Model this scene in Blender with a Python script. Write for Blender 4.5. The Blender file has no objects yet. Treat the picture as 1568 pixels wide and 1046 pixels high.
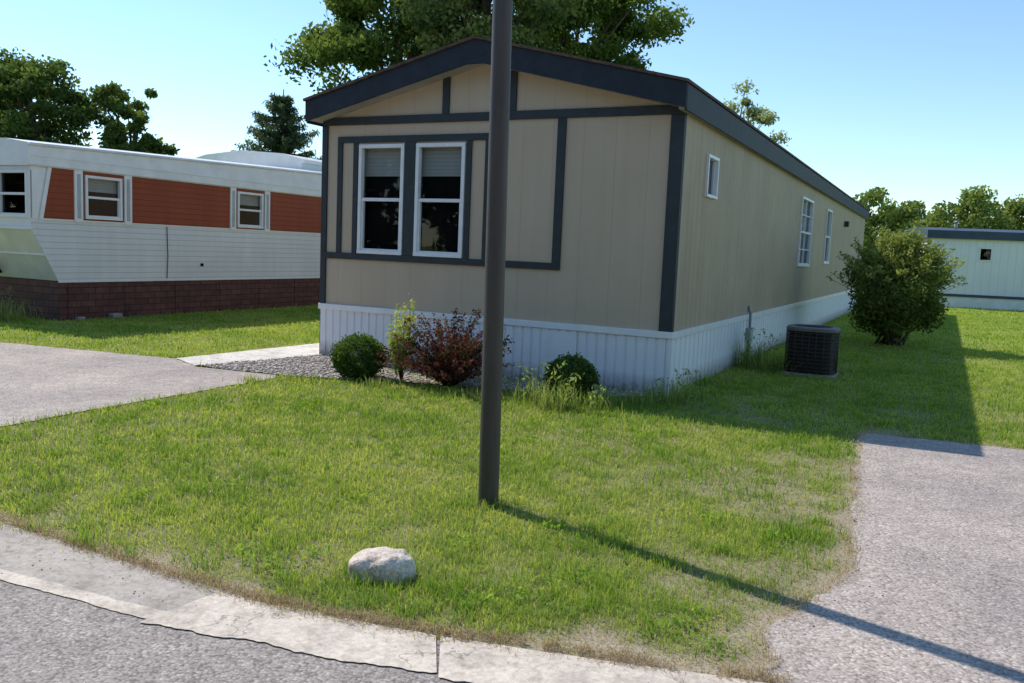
import bpy, math, random
import numpy as np
from mathutils import Vector, Matrix, noise as mnoise
random.seed(7); rng=np.random.default_rng(7)
S=bpy.context.scene
COL=bpy.context.collection
A=math.radians(26.7)

# ---------------------------------------------------------------- node helpers
def mat(name):
    m=bpy.data.materials.new(name);m.use_nodes=True
    nt=m.node_tree;b=nt.nodes["Principled BSDF"]
    return m,nt,b
def N(nt,t,**k):
    n=nt.nodes.new(t)
    for a,v in k.items():
        if a in n.inputs.keys(): n.inputs[a].default_value=v
        else: setattr(n,a,v)
    return n
def L(nt,a,b): nt.links.new(a,b)
def coords(nt,scale=(1,1,1),loc=(0,0,0)):
    tc=N(nt,"ShaderNodeTexCoord");mp=N(nt,"ShaderNodeMapping")
    mp.inputs["Scale"].default_value=scale;mp.inputs["Location"].default_value=loc
    L(nt,tc.outputs["Object"],mp.inputs["Vector"]);return mp.outputs["Vector"]
def noise(nt,vec,scale,detail=4,rough=.6):
    n=N(nt,"ShaderNodeTexNoise");n.inputs["Scale"].default_value=scale;n.inputs["Detail"].default_value=min(detail,5);n.inputs["Roughness"].default_value=rough
    L(nt,vec,n.inputs["Vector"]);return n.outputs["Fac"]
def ramp(nt,fac,stops):
    r=N(nt,"ShaderNodeValToRGB");e=r.color_ramp.elements
    while len(e)<len(stops): e.new(.5)
    for i,(p,c) in enumerate(stops):
        e[i].position=p;e[i].color=(c[0],c[1],c[2],1)
    L(nt,fac,r.inputs["Fac"]);return r.outputs["Color"]
def mix(nt,fac,a,b,mode='MIX'):
    m=N(nt,"ShaderNodeMix");m.data_type='RGBA';m.blend_type=mode
    for sock,v in ((m.inputs[0],fac),(m.inputs[6],a),(m.inputs[7],b)):
        if isinstance(v,(int,float)): sock.default_value=v
        elif isinstance(v,tuple): sock.default_value=(v[0],v[1],v[2],1)
        else: L(nt,v,sock)
    return m.outputs[2]
def math_(nt,op,a,b=None,c=None):
    m=N(nt,"ShaderNodeMath");m.operation=op
    for i,v in enumerate((a,b,c)):
        if v is None: continue
        if isinstance(v,(int,float)): m.inputs[i].default_value=v
        else: L(nt,v,m.inputs[i])
    return m.outputs[0]
def bump(nt,h,b,strength=.3,dist=.01):
    n=N(nt,"ShaderNodeBump");n.inputs["Strength"].default_value=strength;n.inputs["Distance"].default_value=dist
    L(nt,h,n.inputs["Height"]);L(nt,n.outputs["Normal"],b.inputs["Normal"])
def paint(name,c,rough=.5,var=.12,scale=3,bumpy=0,spec=.4):
    m,nt,b=mat(name);v=coords(nt)
    f=noise(nt,v,scale,5)
    d=tuple(x*(1-var*1.6) for x in c);l=tuple(min(1,x*(1+var)) for x in c)
    L(nt,ramp(nt,f,[(.3,d),(.7,l)]),b.inputs["Base Color"]);b.inputs["Roughness"].default_value=rough;b.inputs["Specular IOR Level"].default_value=spec
    if bumpy: bump(nt,noise(nt,v,60,3),b,bumpy,.004)
    return m
def siding_vertical(name,c1,c2,axis,pitch,gw=.02,streak=.5,dirt=0.0,grain=0.0,spec=.25):
    m,nt,b=mat(name);v=coords(nt)
    sp=N(nt,"ShaderNodeSeparateXYZ");L(nt,v,sp.inputs[0])
    s=math_(nt,'FRACT',math_(nt,'MULTIPLY',sp.outputs[axis],1/pitch))
    g=math_(nt,'LESS_THAN',s,gw/pitch)
    v2=coords(nt,(7,7,.35));v3=coords(nt,(60,60,2.5))
    st=noise(nt,v2,1,5);fine=noise(nt,v3,1,4,.7);big=noise(nt,v,1.1,3)
    col=ramp(nt,math_(nt,'ADD',math_(nt,'MULTIPLY',st,.45),math_(nt,'MULTIPLY',big,.55)),[(.32,c1),(.68,c2)])
    if grain: col=mix(nt,math_(nt,'MULTIPLY',ramp(nt,fine,[(.5,(0,0,0)),(.8,(1,1,1))]),grain),col,tuple(x*.55 for x in c1))
    if dirt:
        z=N(nt,"ShaderNodeMapRange");L(nt,sp.outputs[2],z.inputs[0]);z.inputs[1].default_value=.25;z.inputs[2].default_value=0.0;z.inputs[3].default_value=0;z.inputs[4].default_value=1
        col=mix(nt,math_(nt,'MULTIPLY',math_(nt,'MULTIPLY',z.outputs[0],noise(nt,v,14,5)),dirt),col,(.16,.13,.09))
    col=mix(nt,math_(nt,'MULTIPLY',g,streak),col,tuple(x*.4 for x in c1))
    L(nt,col,b.inputs["Base Color"]);b.inputs["Roughness"].default_value=.6;b.inputs["Specular IOR Level"].default_value=spec
    h=math_(nt,'ADD',math_(nt,'MULTIPLY',g,-1.0),math_(nt,'MULTIPLY',fine,.25))
    bump(nt,h,b,.5,.006);return m
def siding_horizontal(name,c1,c2,pitch,c_line=None,streak=0.5,spec=.3):
    m,nt,b=mat(name);v=coords(nt)
    sp=N(nt,"ShaderNodeSeparateXYZ");L(nt,v,sp.inputs[0])
    s=math_(nt,'FRACT',math_(nt,'MULTIPLY',sp.outputs[2],1/pitch))
    g=math_(nt,'GREATER_THAN',s,.88)
    st=noise(nt,coords(nt,(5,5,.6)),1,5);big=noise(nt,v,.8,3)
    col=ramp(nt,math_(nt,'ADD',math_(nt,'MULTIPLY',st,.5),math_(nt,'MULTIPLY',big,.5)),[(.35,c1),(.65,c2)])
    col=mix(nt,math_(nt,'MULTIPLY',g,streak),col,c_line or tuple(x*.5 for x in c1))
    L(nt,col,b.inputs["Base Color"]);b.inputs["Roughness"].default_value=.5;b.inputs["Specular IOR Level"].default_value=spec
    bump(nt,math_(nt,'MULTIPLY',s,-1.0),b,.6,.012);return m
def leafmat(name,trans=.35):
    m=bpy.data.materials.new(name);m.use_nodes=True;nt=m.node_tree;nt.nodes.clear()
    a=N(nt,"ShaderNodeAttribute");a.attribute_name="col"
    d=N(nt,"ShaderNodeBsdfDiffuse");t=N(nt,"ShaderNodeBsdfTranslucent")
    L(nt,a.outputs["Color"],d.inputs["Color"])
    tm=mix(nt,1.0,a.outputs["Color"],(1.35,1.25,.7),'MULTIPLY');L(nt,tm,t.inputs["Color"])
    m1=N(nt,"ShaderNodeMixShader");m1.inputs[0].default_value=trans;L(nt,d.outputs[0],m1.inputs[1]);L(nt,t.outputs[0],m1.inputs[2])
    o=N(nt,"ShaderNodeOutputMaterial");L(nt,m1.outputs[0],o.inputs[0]);return m

# ---------------------------------------------------------------- mesh helpers
def obj(name,me,parent=None,m=None):
    o=bpy.data.objects.new(name,me);COL.objects.link(o)
    if parent: o.parent=parent
    if m: me.materials.append(m)
    return o
def empty(name,loc=(0,0,0),rz=0):
    o=bpy.data.objects.new(name,None);COL.objects.link(o);o.location=loc;o.rotation_euler=(0,0,rz);o.empty_display_size=.2;return o
def poly(name,verts,faces,m,parent=None):
    me=bpy.data.meshes.new(name);me.from_pydata(verts,[],faces);me.update();return obj(name,me,parent,m)
def box(name,x0,x1,y0,y1,z0,z1,m,parent=None,bev=0):
    vs=[(x,y,z) for x in (x0,x1) for y in (y0,y1) for z in (z0,z1)]
    fs=[(0,1,3,2),(4,6,7,5),(0,4,5,1),(2,3,7,6),(0,2,6,4),(1,5,7,3)]
    o=poly(name,vs,fs,m,parent)
    if bev:
        b=o.modifiers.new("b","BEVEL");b.width=bev;b.segments=2
    return o
def prism(name,prof,axis,a0,a1,m,parent=None):
    n=len(prof);vs=[]
    for a in (a0,a1):
        for p,q in prof: vs.append((p,a,q) if axis=='y' else (a,p,q))
    fs=[tuple(range(n)),tuple(range(2*n-1,n-1,-1))]+[(i,i+n,(i+1)%n+n,(i+1)%n) for i in range(n)]
    o=poly(name,vs,fs,m,parent)
    import bmesh
    bm=bmesh.new();bm.from_mesh(o.data);bmesh.ops.recalc_face_normals(bm,faces=bm.faces);bm.to_mesh(o.data);bm.free();return o
def fastmesh(name,verts,tris,cols,m,parent=None,smooth=False):
    me=bpy.data.meshes.new(name);nv=len(verts);nt_=len(tris);k=tris.shape[1]
    me.vertices.add(nv);me.vertices.foreach_set("co",np.ascontiguousarray(verts,dtype=np.float32).ravel())
    me.loops.add(nt_*k);me.loops.foreach_set("vertex_index",np.ascontiguousarray(tris,dtype=np.int32).ravel())
    me.polygons.add(nt_);me.polygons.foreach_set("loop_start",np.arange(0,nt_*k,k,dtype=np.int32))
    me.update(calc_edges=True)
    if cols is not None:
        ca=me.color_attributes.new("col",'FLOAT_COLOR','POINT');c=np.ones((nv,4),dtype=np.float32);c[:,:3]=cols
        ca.data.foreach_set("color",c.ravel())
    return obj(name,me,parent,m)
def wall_holes(name,axis,fixed,a0,a1,z0,z1,holes,m,parent):
    cu=sorted({a0,a1,*[h[0] for h in holes],*[h[1] for h in holes]});cz=sorted({z0,z1,*[h[2] for h in holes],*[h[3] for h in holes]})
    vs=[];fs=[]
    for i in range(len(cu)-1):
        for j in range(len(cz)-1):
            mu=(cu[i]+cu[i+1])/2;mz=(cz[j]+cz[j+1])/2
            if any(h[0]<mu<h[1] and h[2]<mz<h[3] for h in holes): continue
            k=len(vs)
            for (p,q) in ((cu[i],cz[j]),(cu[i+1],cz[j]),(cu[i+1],cz[j+1]),(cu[i],cz[j+1])):
                vs.append((p,fixed,q) if axis=='x' else (fixed,p,q))
            fs.append((k,k+1,k+2,k+3))
    return poly(name,vs,fs,m,parent)
def tube(pts,rads,sides=7):
    pts=[Vector(p) for p in pts];vs=[];fs=[]
    for i,p in enumerate(pts):
        d=(pts[min(i+1,len(pts)-1)]-pts[max(i-1,0)]).normalized()
        a=d.cross(Vector((.3,1,.2))).normalized();b=d.cross(a)
        for k in range(sides):
            t=2*math.pi*k/sides;vs.append(p+(a*math.cos(t)+b*math.sin(t))*rads[i])
    for i in range(len(pts)-1):
        for k in range(sides):
            a=i*sides+k;b=i*sides+(k+1)%sides;fs.append((a,b,b+sides,a+sides))
    fs.append(tuple(range(sides))[::-1]);fs.append(tuple(range((len(pts)-1)*sides,len(pts)*sides)))
    return vs,fs
def tubes(name,lst,m,parent=None,smooth=True):
    V=[];F=[]
    for pts,r,s in lst:
        v,f=tube(pts,r,s);k=len(V);V+=v;F+=[tuple(i+k for i in ff) for ff in f]
    o=poly(name,V,F,m,parent)
    if smooth:
        for p in o.data.polygons: p.use_smooth=True
    return o
def lathe(name,prof,m,parent=None,sides=32,center=(0,0,0),sq=2.0):
    vs=[];fs=[]
    for r,z in prof:
        for k in range(sides):
            t=2*math.pi*k/sides;c_=math.cos(t);s_=math.sin(t);g=1/((abs(c_)**sq+abs(s_)**sq)**(1/sq))
            vs.append((center[0]+r*c_*g,center[1]+r*s_*g,center[2]+z))
    for i in range(len(prof)-1):
        for k in range(sides):
            a=i*sides+k;b=i*sides+(k+1)%sides;fs.append((a,b,b+sides,a+sides))
    return poly(name,vs,fs,m,parent)
def vnoise(x,y,scale,seed=0.):
    x=x*scale;y=y*scale;xi=np.floor(x);yi=np.floor(y);fx=x-xi;fy=y-yi
    def h(a,b):
        s=np.sin(a*127.1+b*311.7+seed*74.7)*43758.5453;return s-np.floor(s)
    fx=fx*fx*(3-2*fx);fy=fy*fy*(3-2*fy)
    return (h(xi,yi)*(1-fx)+h(xi+1,yi)*fx)*(1-fy)+(h(xi,yi+1)*(1-fx)+h(xi+1,yi+1)*fx)*fy
def fbm(x,y,s,seed=0.): return .5*vnoise(x,y,s,seed)+.3*vnoise(x,y,s*2.1,seed+1)+.2*vnoise(x,y,s*4.3,seed+2)
def inpoly(x,y,P):
    r=np.zeros(x.shape,bool);n=len(P)
    for i in range(n):
        x0,y0=P[i];x1,y1=P[(i+1)%n]
        if y0==y1: continue
        c=((y0>y)!=(y1>y))&(x<(x1-x0)*(y-y0)/(y1-y0)+x0);r^=c
    return r
def distline(x,y,P):
    d=np.full(x.shape,1e9)
    for i in range(len(P)-1):
        x0,y0=P[i];x1,y1=P[i+1];dx=x1-x0;dy=y1-y0
        t=np.clip(((x-x0)*dx+(y-y0)*dy)/(dx*dx+dy*dy),0,1)
        d=np.minimum(d,np.hypot(x-x0-t*dx,y-y0-t*dy))
    return d
def wob(q,seed,amp): return (mnoise.noise(Vector((q.x*2.2,q.y*2.2,seed)))*1.3+mnoise.noise(Vector((q.x*9,q.y*9,seed)))*.6+mnoise.noise(Vector((q.x*27,q.y*27,seed)))*.35)*amp
def ragged(P,step=.05,amp=.03,seed=1.):
    out=[]
    for i in range(len(P)):
        a=Vector(P[i]);b=Vector(P[(i+1)%len(P)]);n=max(1,min(400,int((b-a).length/step)))
        nn=Vector((-(b-a).y,(b-a).x)).normalized()
        for k in range(n):
            q=a.lerp(b,k/n);q=q+nn*wob(q,seed,amp);out.append((q.x,q.y))
    return out
def sheet(name,P,z,m,amp=.03,seed=1.,step=.05,parent=None):
    R=ragged(P,step,amp,seed) if amp else P
    return poly(name,[(x,y,z) for x,y in R],[tuple(range(len(R)))],m,parent)
def resample(P,n):
    P=[Vector(q) for q in P];ls=[0]
    for i in range(1,len(P)): ls.append(ls[-1]+(P[i]-P[i-1]).length)
    out=[];j=0
    for k in range(n):
        s=ls[-1]*k/(n-1)
        while j<len(P)-2 and ls[j+1]<s: j+=1
        out.append(P[j].lerp(P[j+1],(s-ls[j])/(ls[j+1]-ls[j])))
    return out
def strip(name,PA,PB,z,m,ampA,ampB,seed,parent=None,n=160,rows=5):
    a=resample(PA,n);b=resample(PB,n);V=[];F=[]
    for i in range(n):
        d=(b[i]-a[i]).normalized()
        pa=a[i]+d*wob(a[i],seed,ampA);pb=b[i]+d*wob(b[i],seed+5,ampB)
        for k in range(rows):
            q=pa.lerp(pb,k/(rows-1));V.append((q.x,q.y,z))
    for i in range(n-1):
        for k in range(rows-1):
            j=i*rows+k;F.append((j,j+1,j+rows+1,j+rows))
    return poly(name,V,F,m,parent)

# ---------------------------------------------------------------- blades & leaves
def blades(name,px,py,pz,h,w,cols,m,lean=.5,parent=None):
    n=len(px);th=rng.uniform(0,2*np.pi,n);ph=rng.uniform(0,2*np.pi,n);le=np.abs(rng.normal(0,lean,n))
    dx,dy=np.cos(th),np.sin(th);wx,wy=np.cos(ph)*w/2,np.sin(ph)*w/2
    V=np.zeros((n,5,3));P=np.stack([px,py,pz],1)
    k=1/np.sqrt(1+le*le)
    mid=P+np.stack([dx*le*h*.35*k,dy*le*h*.35*k,h*.6*k],1);tip=P+np.stack([dx*le*h*k,dy*le*h*k,h*k],1)
    W=np.stack([wx,wy,np.zeros(n)],1)
    V[:,0]=P-W;V[:,1]=P+W;V[:,2]=mid-W*.8;V[:,3]=mid+W*.8;V[:,4]=tip
    b=(np.arange(n)*5)[:,None];T=np.concatenate([b+[0,1,3],b+[0,3,2],b+[2,3,4]],1).reshape(-1,3)
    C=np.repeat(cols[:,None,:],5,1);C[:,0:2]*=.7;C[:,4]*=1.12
    return fastmesh(name,V.reshape(-1,3),T,C.reshape(-1,3),m,parent)
def leafcloud(name,C,size,cols,m,parent=None,droop=0.,aspect=.55):
    n=len(C);a=rng.normal(size=(n,3));a[:,2]-=droop;a/=np.linalg.norm(a,axis=1)[:,None]
    r=rng.normal(size=(n,3));b=np.cross(a,r);b/=np.linalg.norm(b,axis=1)[:,None]
    s=(size*rng.uniform(.6,1.3,n))[:,None]
    V=np.zeros((n,4,3));V[:,0]=C-a*s*.5;V[:,1]=C+b*s*aspect*.5;V[:,2]=C+a*s*.5;V[:,3]=C-b*s*aspect*.5
    T=(np.arange(n)*4)[:,None]+np.array([0,1,2,3])
    return fastmesh(name,V.reshape(-1,3),T,np.repeat(cols[:,None,:],4,1).reshape(-1,3),m,parent)
def mixc(a,b,t): return np.array(a)[None,:]*(1-t[:,None])+np.array(b)[None,:]*t[:,None]

M_leaf=leafmat("tree_leaf",.38);M_grass=leafmat("grass_blade",.45);M_bush=leafmat("shrub_leaf",.3)
M_bark=paint("bark",(.10,.08,.06),.9,.35,6,.6)

def tree(name,x,y,ht,rx,rz,zc,nclump,nleaf,size,dark,light,seed,clr=.22,trunk=.28,droop=.3,zlow=None):
    r=np.random.default_rng(seed);root=empty(name,(x,y,0))
    cs=[]
    while len(cs)<nclump:
        d=r.normal(size=3);d/=np.linalg.norm(d);q=r.uniform(.25,1)**.45
        lob=1+.16*math.sin(3*math.atan2(d[1],d[0])+seed)+.12*math.sin(5*d[2]+seed*2)
        p=np.array([d[0]*rx*q*lob,d[1]*rx*q*lob,zc+d[2]*rz*q*lob])
        if p[2]<(zlow or 1.5): continue
        cs.append(p)
    cs=np.array(cs)
    lim=[([(0,0,-.1),(.05,0,zc*.3),(-.1,.1,zc*.7),(.1,0,zc+rz*.5)],[trunk*1.3,trunk,trunk*.8,trunk*.2],9)]
    idx=r.choice(nclump,min(26,nclump),replace=False)
    for i in idx:
        e=cs[i];z0=max(zc*.35,min(e[2]*.6,zc));s=np.array([0,0,z0]);mid=(s+e)/2+np.array([0,0,.06*ht])
        lim.append(([tuple(s),tuple(mid),tuple(e)],[trunk*.45,trunk*.28,trunk*.07],5))
    tubes("trunk_and_limbs",lim,M_bark,root)
    k=r.integers(0,nclump,nleaf);rc=clr*rx*r.uniform(.5,1.25,nclump)
    d=r.normal(size=(nleaf,3));d/=np.linalg.norm(d,axis=1)[:,None]
    rr=(r.uniform(0,1,nleaf)**.4)[:,None]*rc[k][:,None]*(1+.28*r.normal(size=(nleaf,1)).clip(-1,1.3))
    P=cs[k]+d*rr*np.array([1,1,.7])
    shade=r.uniform(0,1,nclump)
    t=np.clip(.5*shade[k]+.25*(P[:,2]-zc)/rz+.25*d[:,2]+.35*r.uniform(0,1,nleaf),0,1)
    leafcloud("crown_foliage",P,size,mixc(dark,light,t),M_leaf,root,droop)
    return root

# ================================================================ CAMERA
cam=bpy.data.cameras.new("camera");co=bpy.data.objects.new("camera",cam);COL.objects.link(co);S.camera=co
p=math.radians(6.2);Fw=Vector((0,math.cos(p),-math.sin(p)));Up=Vector((0,math.sin(p),math.cos(p)));X=Vector((1,0,0))
r_=(X*.9991+Up*.042).normalized();u_=(Up*.9991-X*.042).normalized();b_=-Fw
co.matrix_world=Matrix(((r_.x,u_.x,b_.x,0),(r_.y,u_.y,b_.y,0),(r_.z,u_.z,b_.z,1.65),(0,0,0,1)))
cam.sensor_width=36;cam.lens=1306/1568*36;cam.clip_end=3000;cam.clip_start=.05

# ================================================================ LIGHT
sd=Vector((2.34,-2.15,-3.50)).normalized()
sun=bpy.data.lights.new("sun","SUN");sun.energy=5.0;sun.angle=math.radians(.5);sun.color=(1,.955,.89)
so=bpy.data.objects.new("sun",sun);COL.objects.link(so);so.rotation_euler=sd.to_track_quat('-Z','Y').to_euler();so.location=(-10,10,20)
w=bpy.data.worlds.new("World");S.world=w;w.use_nodes=True;nt=w.node_tree;bg=nt.nodes["Background"]
sk=nt.nodes.new("ShaderNodeTexSky");sk.sky_type='NISHITA';sk.sun_disc=False
sk.sun_elevation=math.asin(-sd.z);sk.sun_rotation=math.atan2(-sd.x,-sd.y)
sk.air_density=1.0;sk.dust_density=.0;sk.ozone_density=1.3
cm=mix(nt,1.0,sk.outputs[0],(1.08,1.22,1.28),'MULTIPLY')
nt.links.new(cm,bg.inputs[0]);bg.inputs[1].default_value=.15
S.view_settings.view_transform='Standard';S.view_settings.look='None';S.view_settings.exposure=0

# ================================================================ GROUND LAYOUT (world metres)
lawn_edge=[(-9,8.0),(-5.0,5.84),(-2.84,4.65),(-1.86,4.11),(-1.09,3.72),(-.46,3.51),(.36,3.32),(1.10,3.17)]
drive_r_edge=[(1.10,3.17),(1.22,3.70),(1.85,4.39),(2.30,5.5),(2.80,6.71),(3.44,8.17)]
DR=drive_r_edge+[(4.76,7.73),(9,6.2),(16,3.2),(14,-6),(1.2,-6)]
DL=[(-5.2,5.2),(-4.21,6.93),(-3.71,8.09),(-2.80,10.0),(-2.87,10.25),(-3.98,10.66),(-4.47,11.27),(-7.35,12.15),(-12,13.6),(-22,17.0),(-24,11)]
RD=[(-40,22),(-9,7.2),(-5.0,5.5),(-2.84,4.6),(-1.86,4.08),(-1.09,3.69),(-.46,3.48),(.36,3.29),(1.10,3.14),(3,2.6),(8,1),(30,-6),(30,-30),(-60,-30),(-60,30)]
WALK=[(-4.47,11.27),(-3.13,13.58),(1.4,22.5),(2.3,22.1),(-2.0,13.35),(-2.85,11.98),(-3.98,10.66)]
GRAV=[(-3.98,10.66),(-2.87,10.25),(-2.5,10.12),(-2.1,10.12),(-1.5,10.12),(-.9,10.0),(.2,9.75),(1.2,9.68),(1.75,9.78),(1.75,10.0),(-2.7,12.25),(-2.9,12.0)]
HOUSE=[(1.848,9.88),(-2.75,12.19),(8.0,33.6),(12.6,31.3)]
def axis_vals(lo,hi,step,far):
    v=list(np.arange(lo,hi,step));d=step
    a=hi
    while a<far: v.append(a);d*=1.35;a+=d
    a=lo;d=step
    while a>-far: d*=1.35;a-=d;v.append(a)
    return np.array(sorted(v))
gx=axis_vals(-8,8,.08,700);gy=axis_vals(2.4,16,.08,900)
GX,GY=np.meshgrid(gx,gy);nx,ny=len(gx),len(gy)
x=GX.ravel();y=GY.ravel()
def dryness(x,y):
    d1=distline(x,y,lawn_edge);d2=distline(x,y,drive_r_edge+[(4.76,7.73)])
    nz=fbm(x,y,1.6,3.);n2=fbm(x,y,.6,9.);n3=fbm(x,y,5,31.)
    t=np.exp(-(d1/(.01+.18*n3))**1.6)*.95+np.exp(-(d2/(.01+.15*n3))**1.6)*.75
    t+=np.clip((nz-.50)*3.2,0,.75)*np.clip(1.25-d2/2.6,.12,1)*.7+np.clip((n3-.62)*4,0,.5)*.5+np.clip((n2-.6)*2,0,.6)*.4
    t+=np.clip(.8-d1/.8,0,.8)*np.clip((nz-.42)*2.5,0,.6)
    return np.clip(t,0,1)
t=dryness(x,y);f=fbm(x,y,5,5.)
dist=np.hypot(x,y)
g_near=mixc((.12,.155,.04),(.20,.23,.075),f);g_far=mixc((.20,.30,.05),(.28,.37,.08),fbm(x,y,.4,2.))
k=np.clip((dist-9)/12,0,1)[:,None];g=g_near*(1-k)+g_far*k
dr=mixc((.33,.27,.195),(.48,.41,.31),f)
gc=g*(1-(t*.95)[:,None])+dr*(t*.95)[:,None]
zz=np.zeros_like(x)
ii=(np.arange(ny-1)[:,None]*nx+np.arange(nx-1)[None,:]).ravel()
m,nt,b=mat("ground");at=N(nt,"ShaderNodeAttribute");at.attribute_name="col"
v=coords(nt);nn=noise(nt,v,55,5,.7);L(nt,mix(nt,1.0,at.outputs["Color"],ramp(nt,nn,[(.3,(.55,.55,.55)),(.7,(1.35,1.3,1.25))]),'MULTIPLY'),b.inputs["Base Color"]);b.inputs["Roughness"].default_value=.95;bump(nt,nn,b,.7,.02)
b.inputs["Specular IOR Level"].default_value=.1
fastmesh("ground",np.stack([x,y,zz],1),np.stack([ii,ii+1,ii+nx+1,ii+nx],1),gc,m)

def asphalt(name,base,tint,sc=70,contrast=.5):
    m,nt,b=mat(name);v=coords(nt)
    vo=N(nt,"ShaderNodeTexVoronoi");vo.inputs["Scale"].default_value=sc;L(nt,v,vo.inputs["Vector"])
    sp=N(nt,"ShaderNodeSeparateColor");L(nt,vo.outputs["Color"],sp.inputs[0])
    big=noise(nt,v,.9,5);mid=noise(nt,v,7,5,.7)
    lo=tuple(base*(1-contrast)*c for c in tint);md=tuple(base*c for c in tint);hi=tuple(min(.85,base*(1+contrast))*c for c in tint)
    col=ramp(nt,sp.outputs[0],[(0,lo),(.35,md),(.75,md),(1,hi)])
    col=mix(nt,1.0,col,ramp(nt,big,[(.3,(.74,.74,.76)),(.7,(1.14,1.11,1.08))]),'MULTIPLY')
    col=mix(nt,1.0,col,ramp(nt,mid,[(.35,(.84,.84,.84)),(.65,(1.08,1.08,1.08))]),'MULTIPLY')
    gap=ramp(nt,vo.outputs["Distance"],[(.45,(1,1,1)),(.8,(.55,.52,.50))])
    col=mix(nt,.8,col,gap,'MULTIPLY')
    vc=N(nt,"ShaderNodeTexVoronoi");vc.feature='DISTANCE_TO_EDGE';vc.inputs["Scale"].default_value=.55
    wv=N(nt,"ShaderNodeVectorMath");wv.operation='ADD';nz=N(nt,"ShaderNodeTexNoise");nz.inputs["Scale"].default_value=2.5;nz.inputs["Detail"].default_value=5
    L(nt,v,nz.inputs["Vector"]);L(nt,v,wv.inputs[0]);L(nt,nz.outputs["Color"],wv.inputs[1]);L(nt,wv.outputs[0],vc.inputs["Vector"])
    cr=math_(nt,'LESS_THAN',vc.outputs["Distance"],.003)
    col=mix(nt,math_(nt,'MULTIPLY',cr,.5),col,(.13,.115,.10))
    L(nt,col,b.inputs["Base Color"]);b.inputs["Roughness"].default_value=.85;b.inputs["Specular IOR Level"].default_value=.2
    bump(nt,math_(nt,'MULTIPLY',vo.outputs["Distance"],-1.),b,.35,.005);return m
M_asph=asphalt("asphalt_chipseal",.45,(1,.865,.765),70,.36);M_asph2=asphalt("asphalt_street",.35,(1,.89,.80),80,.42)
def concrete(name,c,sc=1.,crack=.004):
    m,nt,b=mat(name);v=coords(nt)
    f=noise(nt,v,3*sc,5,.7);g=noise(nt,v,45,4,.7);st=noise(nt,v,11,5,.7)
    col=ramp(nt,f,[(.3,tuple(q*.62 for q in c)),(.52,c),(.75,tuple(q*1.15 for q in c))])
    col=mix(nt,.8,col,ramp(nt,g,[(.35,(.7,.69,.67)),(.6,(1.05,1.05,1.05))]),'MULTIPLY')
    col=mix(nt,.7,col,ramp(nt,st,[(.3,(.6,.56,.50)),(.5,(1,1,1))]),'MULTIPLY')
    vc=N(nt,"ShaderNodeTexVoronoi");vc.feature='DISTANCE_TO_EDGE';vc.inputs["Scale"].default_value=.7
    wv=N(nt,"ShaderNodeVectorMath");wv.operation='ADD';nz=N(nt,"ShaderNodeTexNoise");nz.inputs["Scale"].default_value=3;nz.inputs["Detail"].default_value=5
    L(nt,v,nz.inputs["Vector"]);L(nt,v,wv.inputs[0]);L(nt,nz.outputs["Color"],wv.inputs[1]);L(nt,wv.outputs[0],vc.inputs["Vector"])
    cr=math_(nt,'LESS_THAN',vc.outputs["Distance"],crack)
    col=mix(nt,math_(nt,'MULTIPLY',cr,.6),col,(.18,.145,.11))
    L(nt,col,b.inputs["Base Color"]);b.inputs["Roughness"].default_value=.85;bump(nt,g,b,.4,.005);return m
M_conc=concrete("concrete_gutter",(.62,.53,.435));M_conc2=concrete("concrete_walk",(.68,.62,.55));M_conc3=concrete("weathered_gutter",(.42,.365,.31))
sheet("road",RD,.004,M_asph2,.02,2.,.04)
sheet("driveway",DR,.008,M_asph,.05,5.,.03)
sheet("driveway",DL,.008,M_asph,.03,7.,.04)
gut=empty("concrete_gutter",(0,0,0))
strip("weathered_pan",[(-9,7.4),(-5,5.60),(-2.84,4.64),(-1.86,4.12),(-1.15,3.76)],[(-9,6.8),(-4.6,4.95),(-2.40,3.93),(-1.85,3.70),(-1.36,3.50)],.0072,M_conc3,.01,.012,3.,gut,220)
strip("edge_lip",[(-9,6.82),(-4.6,4.99),(-2.40,3.965),(-1.53,3.60),(-1.30,3.52)],[(-9,6.73),(-4.6,4.90),(-2.42,3.885),(-1.55,3.515),(-1.34,3.44)],.0088,M_conc,.012,.018,4.,gut,260,3)
strip("pan",[(-1.30,3.83),(-1.09,3.72),(-.46,3.51),(-.27,3.46)],[(-1.52,3.485),(-1.2,3.39),(-.69,3.24),(-.235,3.12)],.0102,M_conc,.01,.03,8.,gut,120)
strip("pan_right",[(-.25,3.452),(.36,3.31),(1.10,3.16),(2.2,2.85),(5,1.95)],[(-.228,3.118),(.35,2.96),(.9,2.83),(2.1,2.45),(5,1.55)],.0102,M_conc,.01,.03,9.,gut,260)
sheet("sidewalk",WALK,.014,M_conc2,0)
m,nt,b=mat("gravel_bed");v=coords(nt);vo=N(nt,"ShaderNodeTexVoronoi");vo.inputs["Scale"].default_value=28;L(nt,v,vo.inputs["Vector"]);sp=N(nt,"ShaderNodeSeparateColor");L(nt,vo.outputs["Color"],sp.inputs[0])
col=mix(nt,.8,ramp(nt,sp.outputs[0],[(0,(.20,.16,.13)),(.5,(.42,.35,.30)),(1,(.62,.56,.50))]),ramp(nt,vo.outputs["Distance"],[(.3,(1,1,1)),(.7,(.25,.22,.2))]),'MULTIPLY');L(nt,col,b.inputs["Base Color"]);b.inputs["Roughness"].default_value=.9;bump(nt,math_(nt,'MULTIPLY',vo.outputs["Distance"],-1.),b,1,.03)
sheet("gravel_bed",GRAV,.018,m,.04,11.,.06)
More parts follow.
